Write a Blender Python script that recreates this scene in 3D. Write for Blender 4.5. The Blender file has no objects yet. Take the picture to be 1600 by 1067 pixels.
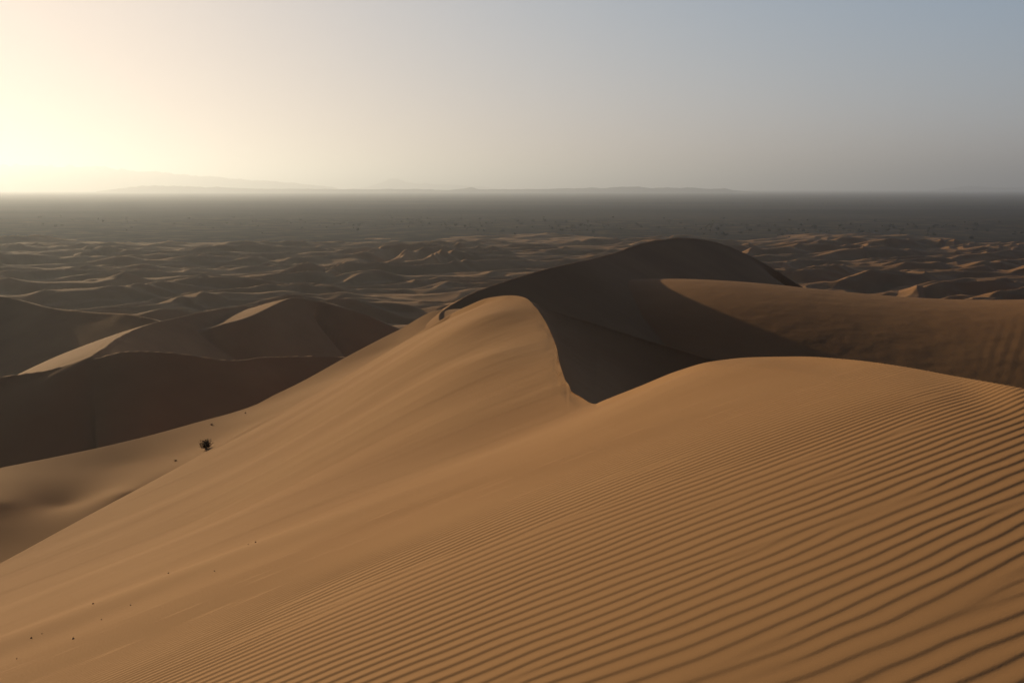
import bpy, math, random
import numpy as np
from mathutils import Vector

C = bpy.context.scene
F = 1600.0; CX = 800.0; CY = 533.5; HOR = 295.0
PITCH = math.atan((CY - HOR) / F)
H = 80.0                      # height of the eye above the stony plain
SUN_AZ = math.radians(-36.0)  # left of the view direction (+Y)
SUN_EL = math.radians(10.0)

# ---------------------------------------------------------------- camera
cam_data = bpy.data.cameras.new('camera')
cam = bpy.data.objects.new('camera', cam_data)
C.collection.objects.link(cam)
cam.location = (0, 0, 0)
cam.rotation_euler = (math.pi / 2 - PITCH, 0, 0)
cam_data.sensor_width = 36.0
cam_data.lens = 36.0
cam_data.clip_start = 0.05
cam_data.clip_end = 200000.0
C.camera = cam

# ---------------------------------------------------------------- world, sun, exposure
w = bpy.data.worlds.new('World'); C.world = w
w.use_nodes = True
nt = w.node_tree
bg = nt.nodes['Background']
sky = nt.nodes.new('ShaderNodeTexSky')
sky.sky_type = 'NISHITA'
sky.sun_disc = False
sky.sun_elevation = SUN_EL
sky.sun_rotation = SUN_AZ
sky.altitude = 800
sky.air_density = 1.0
sky.dust_density = 2.0
sky.ozone_density = 1.5
# dusty sky compressed near the sun, then dimmed overhead and behind to darken shade
def vm(op, a, b=None):
    n = nt.nodes.new('ShaderNodeVectorMath'); n.operation = op
    for i, q in enumerate((a, b)):
        if q is None: continue
        if isinstance(q, tuple): n.inputs[i].default_value = q
        else: nt.links.new(q, n.inputs[i])
    return n.outputs[0]
num = vm('MULTIPLY', sky.outputs[0], (2.2, 2.62, 4.7))
den = vm('ADD', vm('MULTIPLY', sky.outputs[0], (0.172, 0.258, 0.555)), (1, 1, 1))
skyc = vm('DIVIDE', num, den)
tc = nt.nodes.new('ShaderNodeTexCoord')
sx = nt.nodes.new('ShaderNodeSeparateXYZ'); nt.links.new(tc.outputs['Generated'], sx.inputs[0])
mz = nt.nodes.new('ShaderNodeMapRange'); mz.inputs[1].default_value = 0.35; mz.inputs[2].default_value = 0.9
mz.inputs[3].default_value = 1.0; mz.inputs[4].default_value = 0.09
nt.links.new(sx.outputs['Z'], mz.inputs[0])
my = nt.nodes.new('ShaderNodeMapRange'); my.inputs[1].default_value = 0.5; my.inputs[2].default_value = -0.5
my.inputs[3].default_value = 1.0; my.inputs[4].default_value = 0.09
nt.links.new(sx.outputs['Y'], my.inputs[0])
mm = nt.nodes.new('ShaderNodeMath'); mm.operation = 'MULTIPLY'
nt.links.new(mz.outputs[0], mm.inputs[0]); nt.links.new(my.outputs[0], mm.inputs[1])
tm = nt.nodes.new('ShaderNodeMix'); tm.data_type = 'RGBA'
tm.inputs[6].default_value = (0.72, 1.0, 1.40, 1); tm.inputs[7].default_value = (1, 1, 1, 1)  # bluish tint added where the sky is dimmed, to neutralise the shade
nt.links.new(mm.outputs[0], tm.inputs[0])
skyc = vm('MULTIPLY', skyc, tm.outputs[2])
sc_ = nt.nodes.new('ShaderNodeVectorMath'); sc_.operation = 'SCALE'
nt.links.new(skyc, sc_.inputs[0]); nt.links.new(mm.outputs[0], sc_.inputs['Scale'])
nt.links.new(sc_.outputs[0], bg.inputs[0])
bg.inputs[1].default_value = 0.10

sd = bpy.data.lights.new('sun', 'SUN')
sd.energy = 5.0
sd.angle = math.radians(0.53)
sd.color = (1.0, 0.80, 0.49)
sun = bpy.data.objects.new('sun', sd)
C.collection.objects.link(sun)
S = Vector((math.sin(SUN_AZ) * math.cos(SUN_EL), math.cos(SUN_AZ) * math.cos(SUN_EL), math.sin(SUN_EL)))
sun.rotation_euler = S.to_track_quat('Z', 'Y').to_euler()

C.view_settings.view_transform = 'Standard'
C.view_settings.look = 'None'
C.view_settings.exposure = -0.35
C.view_settings.gamma = 1.0
C.view_settings.use_curve_mapping = False
C.cycles.volume_bounces = 0
C.cycles.max_bounces = 4
C.cycles.volume_step_rate = 10

# ---------------------------------------------------------------- helpers
def pt(px, py, Y):
    """world point seen at photo pixel px,py whose distance along the ground ahead is Y"""
    a = (px - CX) / F; b = -(py - CY) / F
    dy = math.cos(PITCH) + b * math.sin(PITCH)
    dz = -math.sin(PITCH) + b * math.cos(PITCH)
    return (a / dy * Y, Y, dz / dy * Y)

def P(lst):
    return np.array([pt(*q) for q in lst])

def pchip(xk, yk, x):
    """monotone cubic through xk (rising)"""
    xk = np.asarray(xk, float); yk = np.asarray(yk, float)
    h = np.diff(xk); d = np.diff(yk) / h
    m = np.zeros_like(yk)
    for i in range(1, len(xk) - 1):
        if d[i - 1] * d[i] > 0:
            w1 = 2 * h[i] + h[i - 1]; w2 = h[i] + 2 * h[i - 1]
            m[i] = (w1 + w2) / (w1 / d[i - 1] + w2 / d[i])
    m[0] = d[0]; m[-1] = d[-1]
    i = np.clip(np.searchsorted(xk, x) - 1, 0, len(h) - 1)
    t = (x - xk[i]) / h[i]
    tc = np.clip(t, 0, 1)
    h00 = 2 * tc**3 - 3 * tc**2 + 1; h10 = tc**3 - 2 * tc**2 + tc
    h01 = -2 * tc**3 + 3 * tc**2; h11 = tc**3 - tc**2
    y = h00 * yk[i] + h10 * h[i] * m[i] + h01 * yk[i + 1] + h11 * h[i] * m[i + 1]
    y = y + np.where(t < 0, t * h[i] * m[0], 0) + np.where(t > 1, (t - 1) * h[i] * m[-1], 0)
    return y

def catmull(pts, n):
    """centripetal-like smooth curve through pts, n samples per span"""
    p = np.vstack([2 * pts[0] - pts[1], pts, 2 * pts[-1] - pts[-2]])
    out = []
    t = np.linspace(0, 1, n, endpoint=False)[:, None]
    for i in range(1, len(p) - 2):
        p0, p1, p2, p3 = p[i - 1], p[i], p[i + 1], p[i + 2]
        out.append(0.5 * (2 * p1 + (p2 - p0) * t + (2 * p0 - 5 * p1 + 4 * p2 - p3) * t**2 + (3 * p1 - p0 - 3 * p2 + p3) * t**3))
    out.append(pts[-1][None])
    return np.vstack(out)

_rng = np.random.RandomState(7)
_T = _rng.rand(256, 256).astype(np.float32) * 2 - 1
def noise(x, y, seed=0):
    x = x + seed * 17.31; y = y + seed * 9.77
    xi = np.floor(x); yi = np.floor(y)
    fx = (x - xi); fy = (y - yi)
    fx = fx * fx * fx * (fx * (fx * 6 - 15) + 10); fy = fy * fy * fy * (fy * (fy * 6 - 15) + 10)
    a = xi.astype(np.int64) & 255; b = yi.astype(np.int64) & 255
    a1 = (a + 1) & 255; b1 = (b + 1) & 255
    return (_T[a, b] * (1 - fx) * (1 - fy) + _T[a1, b] * fx * (1 - fy) + _T[a, b1] * (1 - fx) * fy + _T[a1, b1] * fx * fy)

def fbm(x, y, o=4, seed=0):
    s = 0; a = 1.0
    for k in range(o):
        s = s + a * noise(x * 2**k, y * 2**k, seed + k * 3)
        a *= 0.5
    return s

def sstep(a, b, x):
    t = np.clip((x - a) / (b - a), 0, 1)
    return t * t * (3 - 2 * t)

def smax(a, b, k):
    h = np.clip(0.5 + 0.5 * (a - b) / k, 0, 1)
    return b * (1 - h) + a * h + k * h * (1 - h)

class TPS:
    def __init__(self, pts, lam=0.0):
        pts = np.asarray(pts, float)
        self.c = pts[:, :2]; n = len(pts)
        self.sc = 20.0
        d = self.c[:, None] - self.c[None]
        r2 = (d**2).sum(-1) / self.sc**2
        K = 0.5 * r2 * np.log(r2 + 1e-12) + lam * np.eye(n)
        A = np.zeros((n + 3, n + 3)); A[:n, :n] = K
        A[:n, n] = 1; A[:n, n + 1:] = self.c / self.sc
        A[n, :n] = 1; A[n + 1:, :n] = (self.c / self.sc).T
        b = np.zeros(n + 3); b[:n] = pts[:, 2]
        self.w = np.linalg.solve(A, b)
    def __call__(self, x, y):
        n = len(self.c)
        z = self.w[n] + self.w[n + 1] * x / self.sc + self.w[n + 2] * y / self.sc
        for i in range(n):
            r2 = ((x - self.c[i, 0])**2 + (y - self.c[i, 1])**2) / self.sc**2
            z = z + self.w[i] * 0.5 * r2 * np.log(r2 + 1e-12)
        return z

def grid_mesh(name, X, Y, Z, mat, kind='structure', flip=False):
    r, c = X.shape
    me = bpy.data.meshes.new(name)
    n = r * c
    co = np.empty((n, 3), np.float32)
    co[:, 0] = X.ravel(); co[:, 1] = Y.ravel(); co[:, 2] = Z.ravel()
    me.vertices.add(n); me.vertices.foreach_set('co', co.ravel())
    idx = np.arange(n, dtype=np.int32).reshape(r, c)
    q = np.stack([idx[:-1, :-1], idx[:-1, 1:], idx[1:, 1:], idx[1:, :-1]], -1).reshape(-1, 4)
    if flip: q = q[:, ::-1]
    me.loops.add(q.size); me.loops.foreach_set('vertex_index', np.ascontiguousarray(q).ravel())
    me.polygons.add(len(q))
    me.polygons.foreach_set('loop_start', np.arange(0, q.size, 4, dtype=np.int32))
    me.polygons.foreach_set('use_smooth', np.ones(len(q), bool))
    me.update(calc_edges=True)
    me.materials.append(mat)
    o = bpy.data.objects.new(name, me)
    C.collection.objects.link(o)
    if kind: o['kind'] = kind
    return o

# ---------------------------------------------------------------- materials
def sand_material(name, col, col2, grain=0.0, scale=0.15, grain_scale=500.0):
    m = bpy.data.materials.new(name); m.use_nodes = True
    t = m.node_tree; b = t.nodes['Principled BSDF']
    b.inputs['Roughness'].default_value = 0.95
    b.inputs['Specular IOR Level'].default_value = 0.08
    g = t.nodes.new('ShaderNodeNewGeometry')
    n1 = t.nodes.new('ShaderNodeTexNoise'); n1.inputs['Scale'].default_value = scale
    n1.inputs['Detail'].default_value = 8
    t.links.new(g.outputs['Position'], n1.inputs['Vector'])
    mx = t.nodes.new('ShaderNodeMix'); mx.data_type = 'RGBA'
    mx.inputs[6].default_value = (*col, 1); mx.inputs[7].default_value = (*col2, 1)
    mr = t.nodes.new('ShaderNodeMapRange'); mr.inputs[1].default_value = 0.35; mr.inputs[2].default_value = 0.65
    t.links.new(n1.outputs[0], mr.inputs[0]); t.links.new(mr.outputs[0], mx.inputs[0])
    last = mx.outputs[2]
    if grain:
        n2 = t.nodes.new('ShaderNodeTexNoise'); n2.inputs['Scale'].default_value = grain_scale
        n2.inputs['Detail'].default_value = 3
        t.links.new(g.outputs['Position'], n2.inputs['Vector'])
        mr2 = t.nodes.new('ShaderNodeMapRange'); mr2.inputs[1].default_value = 0.3; mr2.inputs[2].default_value = 0.7
        mr2.inputs[3].default_value = 1 - grain; mr2.inputs[4].default_value = 1 + grain
        t.links.new(n2.outputs[0], mr2.inputs[0])
        m2 = t.nodes.new('ShaderNodeVectorMath'); m2.operation = 'SCALE'
        t.links.new(last, m2.inputs[0]); t.links.new(mr2.outputs[0], m2.inputs['Scale'])
        last = m2.outputs[0]
        bp = t.nodes.new('ShaderNodeBump'); bp.inputs['Strength'].default_value = 0.25
        bp.inputs['Distance'].default_value = 0.004
        n3 = t.nodes.new('ShaderNodeTexNoise'); n3.inputs['Scale'].default_value = 90.0; n3.inputs['Detail'].default_value = 6
        t.links.new(g.outputs['Position'], n3.inputs['Vector'])
        t.links.new(n3.outputs[0], bp.inputs['Height']); t.links.new(bp.outputs[0], b.inputs['Normal'])
    t.links.new(last, b.inputs['Base Color'])
    return m

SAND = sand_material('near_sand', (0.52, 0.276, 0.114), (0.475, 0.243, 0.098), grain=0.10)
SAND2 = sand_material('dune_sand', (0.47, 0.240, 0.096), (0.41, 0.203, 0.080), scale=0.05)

def plain_material():
    m = bpy.data.materials.new('stony_plain'); m.use_nodes = True
    t = m.node_tree; b = t.nodes['Principled BSDF']
    b.inputs['Roughness'].default_value = 1.0
    b.inputs['Specular IOR Level'].default_value = 0.0
    g = t.nodes.new('ShaderNodeNewGeometry')
    mp = t.nodes.new('ShaderNodeMapping'); mp.inputs['Scale'].default_value = (0.0006, 0.0012, 1)
    t.links.new(g.outputs['Position'], mp.inputs[0])
    n1 = t.nodes.new('ShaderNodeTexNoise'); n1.inputs['Scale'].default_value = 1.0; n1.inputs['Detail'].default_value = 9
    n1.inputs['Roughness'].default_value = 0.65
    t.links.new(mp.outputs[0], n1.inputs['Vector'])
    cr = t.nodes.new('ShaderNodeValToRGB')
    e = cr.color_ramp.elements
    e[0].position = 0.35; e[0].color = (0.040, 0.037, 0.034, 1)
    e[1].position = 0.68; e[1].color = (0.095, 0.082, 0.068, 1)
    t.links.new(n1.outputs[0], cr.inputs[0])
    # pale sand drifts lying between the shrubs of the belt next to the dunes
    n2 = t.nodes.new('ShaderNodeTexNoise'); n2.inputs['Scale'].default_value = 0.022; n2.inputs['Detail'].default_value = 5
    t.links.new(g.outputs['Position'], n2.inputs['Vector'])
    m1 = t.nodes.new('ShaderNodeMapRange'); m1.inputs[1].default_value = 0.50; m1.inputs[2].default_value = 0.62
    t.links.new(n2.outputs[0], m1.inputs[0])
    sp = t.nodes.new('ShaderNodeSeparateXYZ'); t.links.new(g.outputs['Position'], sp.inputs[0])
    m2 = t.nodes.new('ShaderNodeMapRange'); m2.interpolation_type = 'SMOOTHSTEP'
    m2.inputs[1].default_value = 3600; m2.inputs[2].default_value = 2400; m2.inputs[3].default_value = 0; m2.inputs[4].default_value = 0.42
    t.links.new(sp.outputs['Y'], m2.inputs[0])
    mu = t.nodes.new('ShaderNodeMath'); mu.operation = 'MULTIPLY'
    t.links.new(m1.outputs[0], mu.inputs[0]); t.links.new(m2.outputs[0], mu.inputs[1])
    mx = t.nodes.new('ShaderNodeMix'); mx.data_type = 'RGBA'; mx.inputs[7].default_value = (0.22, 0.15, 0.095, 1)
    t.links.new(mu.outputs[0], mx.inputs[0]); t.links.new(cr.outputs[0], mx.inputs[6])
    t.links.new(mx.outputs[2], b.inputs['Base Color'])
    return m
PLAIN = plain_material()

# ---------------------------------------------------------------- near dune: the slope the viewer stands on, up to the peak
edge1 = P([(-420, 1105, 25), (-200, 985, 28.5), (0, 880, 33), (125, 812, 37.5), (250, 745, 42), (375, 677, 46), (500, 612, 49.5), (600, 553, 51.5), (690, 499, 52.5), (730, 478, 52),
           (765, 465, 50.5), (800, 461.5, 48.5), (820, 465, 46.5), (835, 478, 43.5), (851, 500, 40), (863, 525, 36), (871, 548, 32.5), (873, 562, 30.6), (877, 575, 29), (884, 595, 26.8),
           (889, 601.5, 26), (892, 609, 25.4), (905, 617.5, 24.3), (931, 630.5, 22.4), (937, 628, 22.2),
           (1000, 603, 20.6), (1060, 579, 19.5), (1110, 565, 18.4), (1180, 558, 16.8), (1250, 557, 15.2), (1330, 562, 13.2), (1400, 571, 11.5), (1500, 589, 9.6),
           (1600, 607, 8.2), (1750, 640, 7.3), (2000, 690, 6.3), (2300, 760, 5.4)])
edge1 = np.vstack([[(-38, 14, -15.5), (-31, 19, -14.2)], edge1, [(6.0, 4.2, -1.70), (6.8, 3.2, -1.80), (7.8, 2.4, -1.95)]])
JN = int(np.argmin(np.abs(edge1[:, 0] / edge1[:, 1] - (931 - CX) / F)))     # where the crest meets the rippled ridge
crest_s = edge1[:, 0] / edge1[:, 1]
def y_edge(s): return pchip(crest_s, edge1[:, 1], s)
def z_edge(s): return pchip(crest_s, edge1[:, 2] / edge1[:, 1], s) * y_edge(s)

_se = np.concatenate([np.linspace(crest_s[0], 0.0, 26)[:-1], np.linspace(0.0, 0.085, 30)[:-1], np.linspace(0.085, crest_s[-1], 26)])
ctrl = [(a * y_edge(a), float(y_edge(a)), float(z_edge(a))) for a in _se]
ctrl += [(5.4, 1, -1.72), (2.6, 1, -1.85), (5.0, 2.5, -1.66),
         (0, 0.5, -2.15), (-4, 1, -3.3), (-9, 4, -5.6),
         (0, 4, -2.25), (2.4, 4, -1.82), (-2.5, 4, -2.95),
         (0, 8, -2.68), (2.3, 8, -2.04), (-3, 8, -3.78), (-6, 9, -5.1),
         (0.3, 14, -3.75), (2.4, 13, -2.75), (-3, 14, -5.0), (-7, 14, -6.55),
         (0, 20, -5.05), (-4, 20, -6.35), (-10, 20, -8.45),
         (-1, 26, -5.75), (-4, 27, -6.95), (-9, 27, -9.15), (-14, 26, -10.75),
         (-0.8, 34, -5.55), (-4, 36, -7.0), (-9.5, 37, -9.8), (-1, 43, -5.3), (-5, 45, -7.3)]
tps = TPS(ctrl, 2e-5)

NS, NR = 1300, 1750
s = np.concatenate([np.linspace(-2.4, -0.72, 61)[:-1], np.linspace(-0.72, 0.78, NS - 120), np.linspace(0.78, 3.0, 61)[1:]])
ye = y_edge(s); ze = z_edge(s)
t = np.linspace(0, 1, NR)
y0 = 2.3
_yr = np.concatenate([np.linspace(0.25, y0, 60)[:-1], y0 * (60.0 / y0) ** np.linspace(0, 1.06, NR - 59)])
_r = _yr[:, None] / ye[None]
_g = np.where(_r < 0.82, _r, 0.82 + 0.18 * (1 - np.exp(-(_r - 0.82) / 0.18)))
# even out what is left of the rows between there and the edge
_tail = (_g - 0.82) / (_g[-1:] - 0.82)
_g = np.where(_r < 0.82, _r, 0.82 + 0.18 * _tail)
Yg = ye[None] * _g
del _r, _g, _tail
DE = np.full(Yg.shape, 12.0)  # true distance to the edge line on the ground
_m = (ye[None] - Yg) < 34.0
_m[:, (s < -0.75) | (s > 0.8)] = False
_x = (s[None] * Yg)[_m]; _y = Yg[_m]; _b = np.full(_x.shape, 144.0)
_es = np.concatenate([np.linspace(-0.9, -0.02, 24)[:-1], np.linspace(-0.02, 0.10, 50)[:-1], np.linspace(0.10, 1.1, 24)])
_ex = _es * y_edge(_es); _ey = y_edge(_es)
for _i in range(len(_es) - 1):
    _dx, _dy = _ex[_i + 1] - _ex[_i], _ey[_i + 1] - _ey[_i]
    _t = np.clip(((_x - _ex[_i]) * _dx + (_y - _ey[_i]) * _dy) / (_dx * _dx + _dy * _dy), 0, 1)
    _b = np.minimum(_b, (_x - _ex[_i] - _t * _dx)**2 + (_y - _ey[_i] - _t * _dy)**2)
DE[_m] = np.sqrt(_b); del _x, _y, _b
Sg = np.repeat(s[None], NR, 0)
Xg = Sg * Yg
Zg = tps(Xg, Yg)
corr = ze - Zg[-1]
Zg = Zg + corr[None] * sstep(0.7, 0.0, DE)
open('/tmp/corr.txt','w').write(str([(round(float(a),3),round(float(b),3)) for a,b in zip(s[::20],corr[::20])]))

# gentle along-slope undulations on the smooth face
ax = np.array([-0.40, 0.917])     # across direction
u = Xg * 0.86 + Yg * 0.50; v = -Xg * 0.50 + Yg * 0.86
fade_edge = sstep(0.0, 5.0, DE)
Zg = Zg + 0.10 * fbm(u / 30 , v / 4.5, 2, 3) * sstep(9, 20, Yg) * fade_edge
Zg = Zg + (0.008 * fbm(u / 7, v / 0.9, 2, 23) + 0.003 * fbm(u / 1.5, v / 0.4, 2, 24)) * sstep(12, 20, Yg) * sstep(0.0, 0.8, DE)
# low swell that bounds the rippled ground
rip_line = 17.5 + 0.28 * Xg + 1.2 * noise(Xg / 5, Yg / 9, 5)
Zg = Zg + 0.13 * np.exp(-((Yg - rip_line) / 1.3)**2) * sstep(1.5, -3.5, Xg)

# wind ripples with forks
lam = 0.124
ang = math.radians(25)
nx, ny = -math.sin(ang), math.cos(ang)
along = Xg * math.cos(ang) + Yg * math.sin(ang)
across = Xg * nx + Yg * ny
wav = 0.10 * noise(Xg / 3.1, Yg / 2.6, 11) + 0.020 * noise(Xg / 0.8, Yg / 0.6, 12) + 0.007 * noise(Xg / 0.22, Yg / 0.2, 14) + 0.25 * noise(Xg / 9, Yg / 8, 13)
phase = 2 * np.pi * (across + wav) / lam
rr = random.Random(5)
k = 0
core = 1.0
for i in range(280):
    yy = math.sqrt(2.2**2 + (22**2 - 2.2**2) * rr.random())
    ss = rr.uniform(-0.6, 0.6)
    xx = ss * yy
    sg = 1 if i % 2 else -1
    a0 = xx * math.cos(ang) + yy * math.sin(ang); c0 = xx * nx + yy * ny
    _a = (along - a0) / 4.0; _c = across - c0
    phase = phase + sg * np.arctan2(_c, _a)
    core = core * (1 - np.exp(-(_a * _a + _c * _c) / (0.40 * lam)**2))
f = (phase / (2 * np.pi)) % 1.0
# profile: long gentle stoss on the far side, short steep lee towards the viewer
pk = 0.25
prof = np.where(f < pk, 0.5 - 0.5 * np.cos(np.pi * f / pk), 0.5 + 0.5 * np.cos(np.pi * (f - pk) / (1 - pk)))
amp = (0.0060 + 0.0026 * sstep(1.5, -4.0, Xg)) * (1 - sstep(-3.0, 0.5, Yg - rip_line)) * (0.9 + 0.3 * noise(Xg / 2.3, Yg / 1.7, 21))
amp = amp * (1 - 0.8 * sstep(0.0, 1.0, noise(Xg / 4.5, Yg / 3.5, 31)) * sstep(9, 15, Yg))
amp = np.maximum(amp, 0) * core
# right of the peak the ripples go on up to the ridge
Zg = Zg + amp * (prof - 0.5)
# slumped, nibbled crest line
cr_mask = np.exp(-((s - 0.045) / 0.035)**2)
nib = 0.060 * np.clip(noise(Xg * 1.0, Yg * 0.6, 4), 0, 1) + 0.018 * np.abs(noise(Xg * 3.5, Yg * 2.0, 5))
Zg = Zg - nib * cr_mask[None] * sstep(0.45, 0.0, DE)

# lee side beyond the edge
BR = 60
tb = np.linspace(0, 1, BR + 1)[1:] ** 1.5
lee_len = np.full(s.shape, 48.0); steep = np.where(s < 0.0, 14.0, 7.0)
slope0 = np.where(s < 0.02, 0.50, 0.62) + np.where((s>0.1),0.0,0.0)
Yb = ye[None] + lee_len[None] * tb[:, None]
Zb = Zg[-1][None] + (z_edge(s) / ye)[None] * 0 - np.minimum(lee_len[None] * tb[:, None], steep[None]) * slope0[None] - 0.34 * np.maximum(lee_len[None] * tb[:, None] - steep[None], 0)
Xa = np.vstack([Xg, s[None] * Yb]); Ya = np.vstack([Yg, Yb]); Za = np.vstack([Zg, Zb])
# split normals at the sharp edge come from a duplicated row
def two_sheets(name):
    o = grid_mesh(name, Xa, Ya, Za, SAND)
    me = o.data
    # mark the crest edge row sharp
    n = NS
    vs = np.empty(len(me.edges) * 2, np.int32); me.edges.foreach_get('vertices', vs); vs = vs.reshape(-1, 2)
    row = vs // n
    sharp = (row[:, 0] == NR - 1) & (row[:, 1] == NR - 1)
    at = me.attributes.new('sharp_edge', 'BOOLEAN', 'EDGE')
    at.data.foreach_set('value', sharp)
    return o
near = two_sheets('near_dune')

# ---------------------------------------------------------------- shaded hollow beside the peak (its rim falls away to the right)
rim = P([(780, 463.5, 52), (800, 465, 50), (838, 474, 48.2), (860, 484, 47.5), (900, 496, 47), (950, 511, 46.5), (1000, 527, 46), (1060, 545, 45.5), (1118, 562.5, 45), (1200, 585, 44.5), (1300, 610, 44)])
rs = rim[:, 0] / rim[:, 1]
foot = np.array([(0, 48.2, -5.3), (0.75, 40, -5.6), (1.25, 32, -5.9), (1.5, 27, -5.9), (1.9, 23, -5.6), (3.6, 24.5, -7.2), (5.6, 26, -8.6), (8.5, 28, -10), (14, 30, -12)])
# nearer side follows just under the crest
K_NS, K_NR = 420, 240
sk = np.linspace(0.004, 0.31, K_NS)
yr = pchip(rs, rim[:, 1], sk); zr = pchip(rs, rim[:, 2] / rim[:, 1], sk) * yr
yf = np.where(sk < crest_s[JN], y_edge(sk), pchip([0.0, crest_s[JN], 0.14, 0.2, 0.33], [48, edge1[JN, 1], 24.5, 26, 29], sk))
zf = np.where(sk < crest_s[JN], z_edge(sk) - 0.02, pchip([0.0, crest_s[JN], 0.14, 0.2, 0.33], [-5, edge1[JN, 2] - 0.02, -7.2, -9.0, -12], sk))
tv = np.linspace(0, 1, K_NR)[:, None]
Yk = yf + (yr - yf) * tv
sag = 1.5 * sstep(0.006, 0.10, sk) * (4 * tv * (1 - tv)) ** 0.8
Zk = zf + (zr - zf) * tv - sag
Zk = Zk + 0.03 * fbm(sk[None] * Yk / 2.0, Yk / 2.0, 3, 9) * (4 * tv * (1 - tv))
rimnib = -0.03 * np.abs(fbm(sk * 110, sk * 0 + 2.2, 3, 8))
Zk = Zk + rimnib * sstep(0.96, 1.0, tv)
tb = np.linspace(0, 1, 31)[1:][:, None]
Yk2 = yr + 12 * tb; Zk2 = Zk[-1] - 12 * 0.6 * tb
Xk = np.vstack([sk * Yk, sk * Yk2]); Yk = np.vstack([Yk, Yk2]); Zk = np.vstack([Zk, Zk2])
grid_mesh('shaded_slip_face', Xk, Yk, Zk, SAND)

# ---------------------------------------------------------------- sunlit flank behind the near dune, where the dry bush grows
e2 = P([(-300, 800, 60), (-150, 763, 63), (0, 731, 66), (100, 711, 69), (200, 689, 72), (300, 662, 75), (400, 632, 78), (425, 619, 79), (470, 597, 81), (550, 553, 86), (620, 517, 91), (690, 484, 97), (715, 483, 99), (740, 486, 100), (790, 492, 102)])
n2 = P([(-300, 1060, 38), (-150, 985, 42.5), (0, 905, 48), (125, 838, 53), (250, 772, 59), (375, 702, 61.5), (500, 632, 67), (600, 572, 74), (690, 522, 82), (740, 500, 87), (790, 490, 90)])
in2 = P([(-150, 850, 54.2), (-150, 805, 57.5), (-150, 900, 50), (0, 825, 54.6), (0, 785, 58.0), (0, 752, 62.5), (0, 860, 51.8), (100, 790, 59), (100, 745, 64), (200, 768, 59), (200, 725, 67), (300, 690, 69.8), (330, 690, 68.5), (400, 660, 70.7), (450, 628, 74.3), (520, 590, 79), (600, 548, 84.5), (660, 515, 88.5)])
tps2 = TPS(np.vstack([e2, n2, in2]), 3e-4)
s2k = e2[:, 0] / e2[:, 1]
n2k = n2[:, 0] / n2[:, 1]
s2 = np.linspace(-0.68, -0.045, 520)
yE = pchip(s2k, e2[:, 1], s2); zE = pchip(s2k, e2[:, 2] / e2[:, 1], s2) * yE
yN = pchip(n2k, n2[:, 1], s2)
t2 = np.linspace(0, 1, 260)[:, None]
Y2 = yN + (yE - yN) * t2; X2 = s2 * Y2
Z2 = tps2(X2, Y2)
c2 = zE - Z2[-1]
Z2 = Z2 + c2 * sstep(0.6, 1, t2)
print('corr2', np.abs(c2).max())
def S_height(px, py, Y):
    return pt(px, py, Y)
tb = np.linspace(0, 1, 60)[1:][:, None]
Yb = yE + 60 * tb; Zb = Z2[-1] - 60 * 0.42 * tb
X2 = np.vstack([X2, s2 * Yb]); Y2 = np.vstack([Y2, Yb]); Z2a = np.vstack([Z2, Zb])
grid_mesh('bush_flank_dune', X2, Y2, Z2a, SAND)

# ---------------------------------------------------------------- the dune sea as one height field out to the plain
class Ridge:
    """a dune along a crest line: gentle windward side (left of the direction of travel), steep lee side (right)"""
    def __init__(self, pts, lee=0.60, wind=0.13, reach=200.0, n=8, roll=None, lee_foot=None, end=None, wq=0.0006):
        self.wq = wq
        self.p = catmull(P(pts), n); self.lee = lee; self.wind = wind; self.reach = reach; self.roll = roll
        self.end = end
        self.lee_foot = lee_foot
    def height(self, X, Y, out):
        p = self.p
        m = (X > p[:, 0].min() - self.reach) & (X < p[:, 0].max() + self.reach) & (Y > p[:, 1].min() - self.reach) & (Y < p[:, 1].max() + self.reach)
        x = X[m]; y = Y[m]
        best = np.full(x.shape, 1e18); bz = np.zeros_like(x); side = np.zeros_like(x); al = np.zeros_like(x)
        for i in range(len(p) - 1):
            a = p[i]; b = p[i + 1]
            dx, dy = b[0] - a[0], b[1] - a[1]; L2 = dx * dx + dy * dy
            tt = np.clip(((x - a[0]) * dx + (y - a[1]) * dy) / L2, 0, 1)
            qx = x - (a[0] + tt * dx); qy = y - (a[1] + tt * dy)
            d2 = qx * qx + qy * qy
            k = d2 < best
            best = np.where(k, d2, best)
            bz = np.where(k, a[2] + tt * (b[2] - a[2]), bz)
            L = math.sqrt(L2)
            # signed: + on the right (lee)
            sd_ = (qx * dy - qy * dx) / L
            side = np.where(k, sd_, side)
            al = np.where(k, (i + tt) / (len(p) - 1), al)
        d = np.sqrt(best) + 1e-9
        c = np.clip(side / d, -1, 1)
        if self.roll:
            g0, k1, u1, k2, smaxx = self.roll
            # slope starts rising towards the viewer (+g0), curvature k1 until u1, k2 after, until slope smaxx
            sA = g0 - k1 * u1
            u = d
            hA = g0 * u - 0.5 * k1 * u * u
            uu = np.maximum(u - u1, 0)
            u2 = (sA + smaxx) / k2
            uc = np.minimum(uu, u2)
            hB = g0 * u1 - 0.5 * k1 * u1 * u1 + sA * uc - 0.5 * k2 * uc * uc - smaxx * np.maximum(uu - u2, 0)
            near_h = np.where(u < u1, hA, hB)
            far_h = -self.wind * d - 0.0012 * d * d
            wgt = 0.5 + 0.5 * c
            wgt = sstep(0.35, 0.65, wgt)
            h = bz + near_h * wgt + far_h * (1 - wgt)
        else:
            wl = sstep(-0.75, 0.75, c)
            lee_h = self.lee * d
            if self.lee_foot:
                lf = self.lee_foot
                lee_h = np.where(d < lf, lee_h, self.lee * lf + 0.22 * (d - lf))
            wind_h = self.wind * d + self.wq * d * d
            h = bz - (lee_h * wl + wind_h * (1 - wl))
        out[m] = np.maximum(out[m], h)

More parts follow.
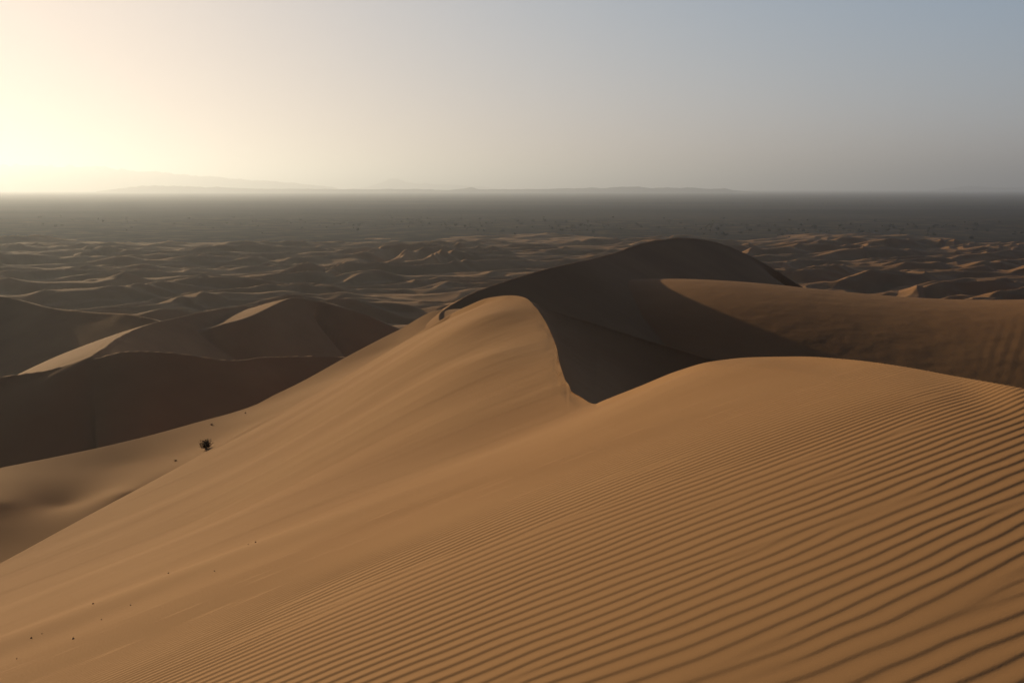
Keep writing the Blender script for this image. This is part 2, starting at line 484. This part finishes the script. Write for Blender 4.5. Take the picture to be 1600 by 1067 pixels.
ridges = []
# big dune right of the middle: crest from the rounded hook, along its top, dying into the wing
ridges.append(Ridge([(694, 510, 86), (686, 498, 90), (690, 487, 95), (712, 472, 101), (745, 455, 108), (800, 436, 121), (850, 421, 136), (895, 410.5, 151), (935, 402, 176), (970, 390.5, 205), (1000, 380.5, 230), (1030, 373.5, 252), (1060, 371, 270), (1090, 373, 284), (1120, 379.5, 294), (1150, 390, 300), (1180, 403, 303), (1210, 420, 303), (1240, 440, 300), (1280, 466, 294)],
              lee=0.50, wind=0.50, reach=95, lee_foot=26, wq=0.03))
WING = P([(700, 470, 178), (840, 452, 176), (930, 442, 174), (1000, 434, 172), (1040, 434.5, 170.5), (1100, 437, 168), (1170, 442, 164.5), (1250, 451, 160), (1340, 460, 155.5),
          (1430, 465, 152.5), (1520, 466.5, 151), (1600, 466, 151), (1720, 464, 152), (1900, 462, 156)])
_ws = WING[:, 0] / WING[:, 1]
WPQ = np.polyfit(_ws, WING[:, 2] / WING[:, 1], 5); WPY = np.polyfit(_ws, WING[:, 1], 3)
def wing_height(X, Y, out):
    sc = X / Y; scc = np.clip(sc, -0.1, 0.75)
    yc = np.polyval(WPY, scc); zc = np.polyval(WPQ, scc) * yc
    u = yc - Y
    g0, k1, u1, k2 = 0.10, 0.0088, 60.0, 0.020
    sm = 0.25
    up = np.maximum(u, 0)
    u1 = (g0 + sm) / k1
    a = np.minimum(up, u1)
    h = zc + g0 * a - 0.5 * k1 * a * a - sm * np.maximum(up - u1, 0)
    d = np.maximum(-u, 0)
    h = h - 0.14 * d - 0.006 * d * d
    h = h - 30 * sstep(0.02, -0.10, sc)
    m = sc > -0.1
    out[m] = np.maximum(out[m], h[m])

# dark dunes on the left
ridges.append(Ridge([(-260, 440, 430), (-120, 446, 440), (0, 462, 445), (37, 471, 440), (75, 480, 430), (139, 487, 415), (187, 489, 405), (225, 495, 395), (262, 506, 385)], lee=0.50, wind=0.30, reach=260, wq=0.002))
ridges.append(Ridge([(143, 557, 262), (160, 545, 272), (178, 531, 290), (210, 514, 318), (262, 500, 345), (311, 489, 370), (356, 480, 395), (412, 475, 420)], lee=0.50, wind=0.25, reach=220, wq=0.004))
ridges.append(Ridge([(330, 512, 350), (380, 498, 362), (405, 488, 372), (442, 470, 392), (462, 465, 400), (495, 470, 404), (525, 478, 402), (562, 488, 402), (600, 504, 402), (650, 525, 402)], lee=0.55, wind=0.17, reach=240, wq=0.005))
ridges.append(Ridge([(-200, 606, 250), (0, 588, 254), (100, 571, 258), (150, 559, 261), (195, 549, 263), (262, 551, 266), (337, 561, 268), (375, 563, 270), (412, 558, 276), (480, 556, 280), (536, 558, 280), (640, 560, 276)], lee=0.42, wind=0.5, reach=260, wq=0.002))

GC, GR = 1500, 1300
sg = np.linspace(-0.72, 0.72, GC)
yg = 58.0 * (2300 / 58.0) ** np.linspace(0, 1, GR)
X = (sg[None] * yg[:, None]); Y = np.repeat(yg[:, None], GC, 1)

def dune_sea(X, Y):
    """small star and crescent dunes: long windward backs, short slip faces turned to the viewer"""
    # downwind direction: right and towards the viewer
    wa = math.radians(-62)
    dx, dy = math.cos(wa), math.sin(wa)
    a = X * dx + Y * dy; c = -X * dy + X * 0 + Y * dx
    c = X * (-dy) + Y * dx
    tot = 0
    for (lam, amp, wx, seed) in ((78, 9.0, 34, 1), (46, 5.6, 23, 2), (26, 2.9, 13, 3)):
        wob = wx * (noise(c / (lam * 1.8), a / (lam * 2.6), seed * 31) + 0.4 * noise(c / (lam * 0.8), a / (lam * 1.8), seed * 31 + 5))
        ph = ((a + wob * 1.5) / lam + seed * 0.37) % 1.0
        pk = 0.72
        pr = np.where(ph < pk, ph / pk, (1 - ph) / (1 - pk))
        pr = np.where(ph < pk, pr ** 1.35, pr)
        am = np.clip(0.62 + 0.75 * noise(c / (lam * 1.5), a / (lam * 1.4), seed * 31 + 9), 0.05, 1.3)
        tot = tot + amp * pr * am
    return tot

ext = sstep(1730 + 0, 1400, Y + 160 * noise(X / 260, Y / 260, 77) + 60 * noise(X / 70, Y / 90, 78) - 0.05 * X)
fld = dune_sea(X, Y)
Z = -H - 1.5 + ext * (fld + 3.0) - 0.0
grow = sstep(900, 300, Y)
Z = Z + grow * 3.0
for r in ridges:
    r.height(X, Y, Z)
wing_height(X, Y, Z)
Z = Z + 0.25 * fbm(X / 25, Y / 25, 3, 55) * sstep(100, 300, Y)
Z = Z + 0.02 * fbm(X / 2.5, Y / 2.5, 3, 56)
# old slump grooves on the wing at the right
_gx, _gy = X - 58.5, Y - 117
_mk = np.exp(-((_gx * 0.5 + _gy * 0.87) / 11)**2 - ((_gx * 0.87 - _gy * 0.5 - 1.5) / 5.0)**2)
_ph = (_gx * 0.87 - _gy * 0.5 + 0.5 * noise(X / 5, Y / 7, 61)) / 1.3
Z = Z + 0.022 * _mk * (2 * np.abs((_ph % 1.0) - 0.5) - 0.5)
# soften the fan lines on the big lee slopes, keeping the crests
_a = (Y[:, 0] > 190) & (Y[:, 0] < 460)
_z = Z[_a].copy(); _b = _z.copy()
for _k in range(60):
    _b[1:-1] = (_b[:-2] + 2 * _b[1:-1] + _b[2:]) / 4
    _b[:, 1:-1] = (_b[:, :-2] + 2 * _b[:, 1:-1] + _b[:, 2:]) / 4
_w = sstep(0.30, 0.12, np.abs(_b - _z))
for _k in range(10):
    _w[1:-1] = (_w[:-2] + 2 * _w[1:-1] + _w[2:]) / 4
    _w[:, 1:-1] = (_w[:, :-2] + 2 * _w[:, 1:-1] + _w[:, 2:]) / 4
Z[_a] = _z * (1 - _w) + _b * _w
# the sheet sinks under the plain at its far rim
Z[-1] = -H - 6
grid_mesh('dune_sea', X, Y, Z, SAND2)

# ---------------------------------------------------------------- stony plain to the horizon
def disc(name, R, z, mat):
    r = np.concatenate([[0.0], np.geomspace(60, R, 60)])
    a = np.linspace(0, 2 * math.pi, 181)
    RR, AA = np.meshgrid(r, a, indexing='ij')
    return grid_mesh(name, RR * np.cos(AA), RR * np.sin(AA), np.full_like(RR, z), mat)
disc('plain', 62000, -H, PLAIN)

# ---------------------------------------------------------------- far mesas and hills
HILL = sand_material('rock_hill', (0.16, 0.12, 0.09), (0.10, 0.08, 0.06), scale=0.002)
def hill_range(name, prof, D, depth, jag=0.0, flat=False, seed=1):
    pxs = np.array([q[0] for q in prof], float); pys = np.array([q[1] for q in prof], float)
    xs = np.linspace(pxs[0], pxs[-1], 420)
    ph = np.interp(xs, pxs, pys)
    hh = np.array([pt(a, b, D)[2] for a, b in zip(xs, ph)]) + H
    xw = np.array([pt(a, 300, D)[0] for a in xs])
    hh = np.maximum(hh, 0) * (1 + jag * fbm(xs / 9.0, xs * 0, 4, seed))
    v = np.linspace(-1, 1, 41)
    shape = np.clip(1.6 * (1 - np.abs(v)), 0, 1) if flat else (1 - v**2)
    Z = hh[None] * shape[:, None] * (1 + 0.12 * fbm(xs[None] / 14.0, v[:, None] * 3, 3, seed + 4) * (np.abs(v) > 0.02)[:, None]) - H - 2
    X = np.repeat(xw[None], 41, 0) * (1 + v[:, None] * depth / D); Y = np.repeat((D + v * depth)[:, None], 420, 1)
    return grid_mesh(name, X, Y, Z, HILL)
hill_range('hills', [(-400, 262), (-200, 264), (0, 262), (178, 263), (186, 266), (196, 267), (203, 270), (270, 271.5), (283, 275), (340, 279), (430, 285), (520, 293), (540, 298)], 34000, 3000, 0.008, True, 3)
hill_range('hills', [(530, 298), (575, 292), (598, 286), (606, 281), (622, 280), (632, 284), (650, 287), (700, 289), (760, 292), (800, 298)], 45000, 2500, 0.05, False, 7)
hill_range('hills', [(150, 299), (230, 290), (300, 292), (400, 295), (560, 296), (650, 295.5), (700, 297), (725, 295), (737, 293), (748, 296), (850, 295.5), (905, 294.5), (925, 293), (940, 294.5), (970, 292.5), (1000, 292.5), (1020, 294.5), (1045, 293), (1060, 294.5), (1080, 293), (1110, 296), (1132, 294.5), (1145, 297.5), (1180, 300)], 21000, 1000, 0.06, False, 11)
hill_range('hills', [(1440, 299), (1480, 294.5), (1515, 291), (1535, 292), (1570, 293.5), (1620, 293), (1750, 292), (1900, 299)], 36000, 1200, 0.06, False, 15)

# ---------------------------------------------------------------- the dry bush and its neighbours
TWIG = bpy.data.materials.new('dry_twig'); TWIG.use_nodes = True
def setup_simple(m, c1, c2, sc):
    t = m.node_tree; b = t.nodes['Principled BSDF']; b.inputs['Roughness'].default_value = 0.9
    g = t.nodes.new('ShaderNodeNewGeometry'); n = t.nodes.new('ShaderNodeTexNoise'); n.inputs['Scale'].default_value = sc
    t.links.new(g.outputs['Position'], n.inputs['Vector'])
    mx = t.nodes.new('ShaderNodeMix'); mx.data_type = 'RGBA'; mx.inputs[6].default_value = (*c1, 1); mx.inputs[7].default_value = (*c2, 1)
    t.links.new(n.outputs[0], mx.inputs[0]); t.links.new(mx.outputs[2], b.inputs['Base Color'])
setup_simple(TWIG, (0.05, 0.035, 0.022), (0.09, 0.06, 0.035), 9)
LEAF = bpy.data.materials.new('dull_leaf'); LEAF.use_nodes = True
setup_simple(LEAF, (0.045, 0.042, 0.025), (0.075, 0.062, 0.035), 12)

def mesh_obj(name, verts, faces, mat, parent=None):
    me = bpy.data.meshes.new(name); me.from_pydata(verts, [], faces); me.update(); me.materials.append(mat)
    o = bpy.data.objects.new(name, me); C.collection.objects.link(o)
    if parent: o.parent = parent
    return o

def tube(verts, faces, a, b, ra, rb, n=4):
    d = (b - a)
    if d.length < 1e-6: return
    q = d.to_track_quat('Z', 'Y')
    i0 = len(verts)
    for p, r in ((a, ra), (b, rb)):
        for k in range(n):
            an = 2 * math.pi * k / n
            verts.append(tuple(p + q @ Vector((math.cos(an) * r, math.sin(an) * r, 0))))
    for k in range(n):
        faces.append((i0 + k, i0 + (k + 1) % n, i0 + n + (k + 1) % n, i0 + n + k))

def bush_parts(seed, R, hgt, nst, nleaf, leaf):
    rn = random.Random(seed)
    tv, tf, lv, lf = [], [], [], []
    tips = []
    for i in range(nst):
        az = rn.uniform(0, 2 * math.pi); lean = rn.uniform(0.1, 1.25)
        L = rn.uniform(0.6, 1.0)
        p = Vector((rn.uniform(-.12, .12) * R, rn.uniform(-.12, .12) * R, -0.05 * hgt))
        d = Vector((math.cos(az) * math.sin(lean) * R, math.sin(az) * math.sin(lean) * R, math.cos(lean * 0.8) * hgt)) * L
        prev = p; r = 0.018 * hgt
        for k in range(1, 5):
            q = p + d * (k / 4) + Vector((rn.gauss(0, .05) * R, rn.gauss(0, .05) * R, rn.gauss(0, .04) * hgt))
            tube(tv, tf, prev, q, r, r * 0.7); r *= 0.7
            if k >= 2:
                for j in range(3):
                    e = q + Vector((rn.gauss(0, .16) * R, rn.gauss(0, .16) * R, rn.gauss(0.08, .12) * hgt))
                    tube(tv, tf, q, e, r * 0.8, r * 0.3, 3); tips.append((q, e))
            prev = q
    for i in range(nleaf):
        q, e = rn.choice(tips)
        c = q.lerp(e, rn.uniform(0.3, 1.1)) + Vector((rn.gauss(0, .03), rn.gauss(0, .03), rn.gauss(0, .03))) * R
        a = Vector((rn.gauss(0, 1), rn.gauss(0, 1), rn.gauss(0, 1))).normalized() * leaf * rn.uniform(.6, 1.3)
        b = a.cross(Vector((rn.gauss(0, 1), rn.gauss(0, 1), rn.gauss(0, 1)))).normalized() * leaf * 0.4
        i0 = len(lv)
        lv += [tuple(c - a), tuple(c + b), tuple(c + a), tuple(c - b)]
        lf.append((i0, i0 + 1, i0 + 2, i0 + 3))
    return tv, tf, lv, lf

def make_bush(name, seed, loc, R, hgt, nst, nleaf, leaf, label, group=None, cat='bush'):
    root = bpy.data.objects.new(name, None); C.collection.objects.link(root); root.location = loc
    root['label'] = label; root['category'] = cat
    if group: root['group'] = group
    tv, tf, lv, lf = bush_parts(seed, R, hgt, nst, nleaf, leaf)
    mesh_obj('twigs', tv, tf, TWIG, root)
    mesh_obj('leaves', lv, lf, LEAF, root)
    return root

def on_flank(px, py):
    """point of the bush flank seen at px,py"""
    best = None
    for Yq in np.arange(35, 110, 0.25):
        x, y, z = pt(px, py, Yq)
        h = float(tps2(np.array([x]), np.array([y]))[0])
        if h >= z: return (x, y, z)
    return pt(px, py, 62)
for a in ((322, 702), (332, 664), (274, 720), (383, 646)): print('flank', a, on_flank(*a))
b0 = on_flank(322, 702)
make_bush('desert_bush', 3, (b0[0], b0[1], b0[2]), 0.62, 0.66, 34, 1300, 0.042, 'dark dry bush, the largest one, growing on the sunlit sand flank')
b1 = on_flank(331, 665)
make_bush('desert_tuft', 5, b1, 0.20, 0.16, 12, 90, 0.03, 'small dark tuft on the sand just above and behind the big dry bush', cat='tuft')
b2 = on_flank(274, 721)
make_bush('desert_tuft', 8, b2, 0.17, 0.16, 12, 80, 0.03, 'small dark tuft on the sand to the left of the big dry bush', cat='tuft')
b3 = on_flank(383, 646)
make_bush('desert_tuft', 9, b3, 0.10, 0.09, 8, 40, 0.03, 'tiny faint tuft near the upper edge of the flank, farthest right of the tufts', cat='tuft')

# ---------------------------------------------------------------- pebbles on the smooth lower left of the near dune
STONE = bpy.data.materials.new('dark_stone'); STONE.use_nodes = True
setup_simple(STONE, (0.15, 0.10, 0.06), (0.24, 0.15, 0.09), 60)
def near_point(px, py):
    for Yq in np.arange(4, 50, 0.05):
        x, y, z = pt(px, py, Yq)
        c = int(np.clip(np.searchsorted(s, x / y), 1, NS - 1))
        if y > ye[c]: break
        r = int(np.clip(np.searchsorted(Yg[:, c], y), 1, NR - 1))
        if Zg[r, c] >= z: return (float(Xg[r, c]), float(Yg[r, c]), float(Zg[r, c]))
    return None
pr_ = random.Random(4)
for (px, py, r) in ((25, 1030, .022), (47, 998, .03), (64, 991, .018), (113, 999, .035), (158, 969, .02), (203, 946, .022), (145, 944, .03), (263, 896, .03), (335, 893, .02), (387, 851, .02), (398, 848, .03)):
    q = near_point(px, py)
    if q is None: continue
    vs, fs = [], []
    nu, nv = 9, 6
    for a in range(1, nv):
        for b in range(nu):
            th = math.pi * a / nv; ph = 2 * math.pi * b / nu
            k = r * 0.36 * pr_.uniform(0.8, 1.2)
            vs.append((k * 1.4 * math.sin(th) * math.cos(ph), k * math.sin(th) * math.sin(ph), k * 0.7 * math.cos(th)))
    top = len(vs); vs.append((0, 0, r * 0.7)); vs.append((0, 0, -r * 0.7))
    for a in range(nv - 2):
        for b in range(nu):
            fs.append((a * nu + b, (a + 1) * nu + b, (a + 1) * nu + (b + 1) % nu, a * nu + (b + 1) % nu))
    for b in range(nu):
        fs.append((top, b, (b + 1) % nu)); fs.append((top + 1, (nv - 2) * nu + (b + 1) % nu, (nv - 2) * nu + b))
    o = mesh_obj('pebble', vs, fs, STONE)
    for p_ in o.data.polygons: p_.use_smooth = True
    o.location = (q[0], q[1], q[2] + r * 0.25); o.rotation_euler = (0, 0, pr_.uniform(0, 6))
    o['label'] = 'tiny dark pebble lying on the smooth sand of the nearest slope'
    o['category'] = 'pebble'; o['group'] = 'pebbles scattered on the near sand'

# ---------------------------------------------------------------- scrub on the plain beyond the dunes
protos = []
for i in range(5):
    rn = random.Random(40 + i)
    tv, tf, lv, lf = bush_parts(60 + i, 3.2, 3.4, 9, 240, 0.55)
    protos.append(((tv, tf), (lv, lf)))
rn = random.Random(99)
proto_obj = []
n_scrub = 0
tries = 0
while n_scrub < 290 and tries < 20000:
    tries += 1
    px = rn.uniform(-10, 1610)
    c0 = 343 + 14 * max(0, (px - 700) / 900.0)
    py = rn.gauss(c0 + 6, 6.5)
    if py < 336 or py > 374: continue
    dens = 0.25 + 0.75 * min(1, max(0, (px - 250) / 500.0))
    if rn.random() > dens * (0.25 + 0.75 * max(0, float(noise(np.array([px / 40.0]), np.array([py / 5.0]), 4)[0]) + 0.55)): continue
    if 960 < px < 1180 and py > 368: continue
    Yp = H / (-(pt(px, py, 1.0)[2]))
    x, y, z = pt(px, py, Yp)
    k = n_scrub % 5
    sc = rn.uniform(0.55, 1.45)
    if n_scrub < 5:
        root = bpy.data.objects.new('desert_shrub', None); C.collection.objects.link(root)
        mesh_obj('twigs', *protos[k][0], TWIG, root); mesh_obj('leaves', *protos[k][1], LEAF, root)
        proto_obj.append(root)
    else:
        src = proto_obj[k]
        root = src.copy(); C.collection.objects.link(root)
        for ch in src.children:
            c = ch.copy(); C.collection.objects.link(c); c.parent = root
    root.location = (x, y, -H); root.scale = (sc * 1.5, sc * 1.5, sc); root.rotation_euler = (0, 0, rn.uniform(0, 6.28))
    root['label'] = 'small dark shrub on the flat stony plain beyond the dune field'
    root['category'] = 'shrub'; root['group'] = 'scrub scattered over the plain beyond the dunes'
    n_scrub += 1
print('scrub', n_scrub)

# ---------------------------------------------------------------- air
def haze_box():
    x, y0, y1, zb, zt = 64000, -64000, 64000, -H - 8, 730
    v = [(-x, y0, zb), (x, y0, zb), (x, y1, zb), (-x, y1, zb), (-x, y0, zt), (x, y0, zt), (x, y1, zt), (-x, y1, zt)]
    fc = [(0, 3, 2, 1), (4, 5, 6, 7), (0, 1, 5, 4), (1, 2, 6, 5), (2, 3, 7, 6), (3, 0, 4, 7)]
    m = bpy.data.materials.new('air'); m.use_nodes = True
    t = m.node_tree
    for n in list(t.nodes):
        if n.type != 'OUTPUT_MATERIAL': t.nodes.remove(n)
    o = [n for n in t.nodes if n.type == 'OUTPUT_MATERIAL'][0]
    pv = t.nodes.new('ShaderNodeVolumePrincipled')
    pv.inputs['Color'].default_value = (0.80, 0.87, 1.0, 1)
    pv.inputs['Density'].default_value = 0.000072
    pv.inputs['Anisotropy'].default_value = 0.55
    t.links.new(pv.outputs[0], o.inputs['Volume'])
    ob = mesh_obj('haze', v, fc, m)
    ob['kind'] = 'stuff'
haze_box()
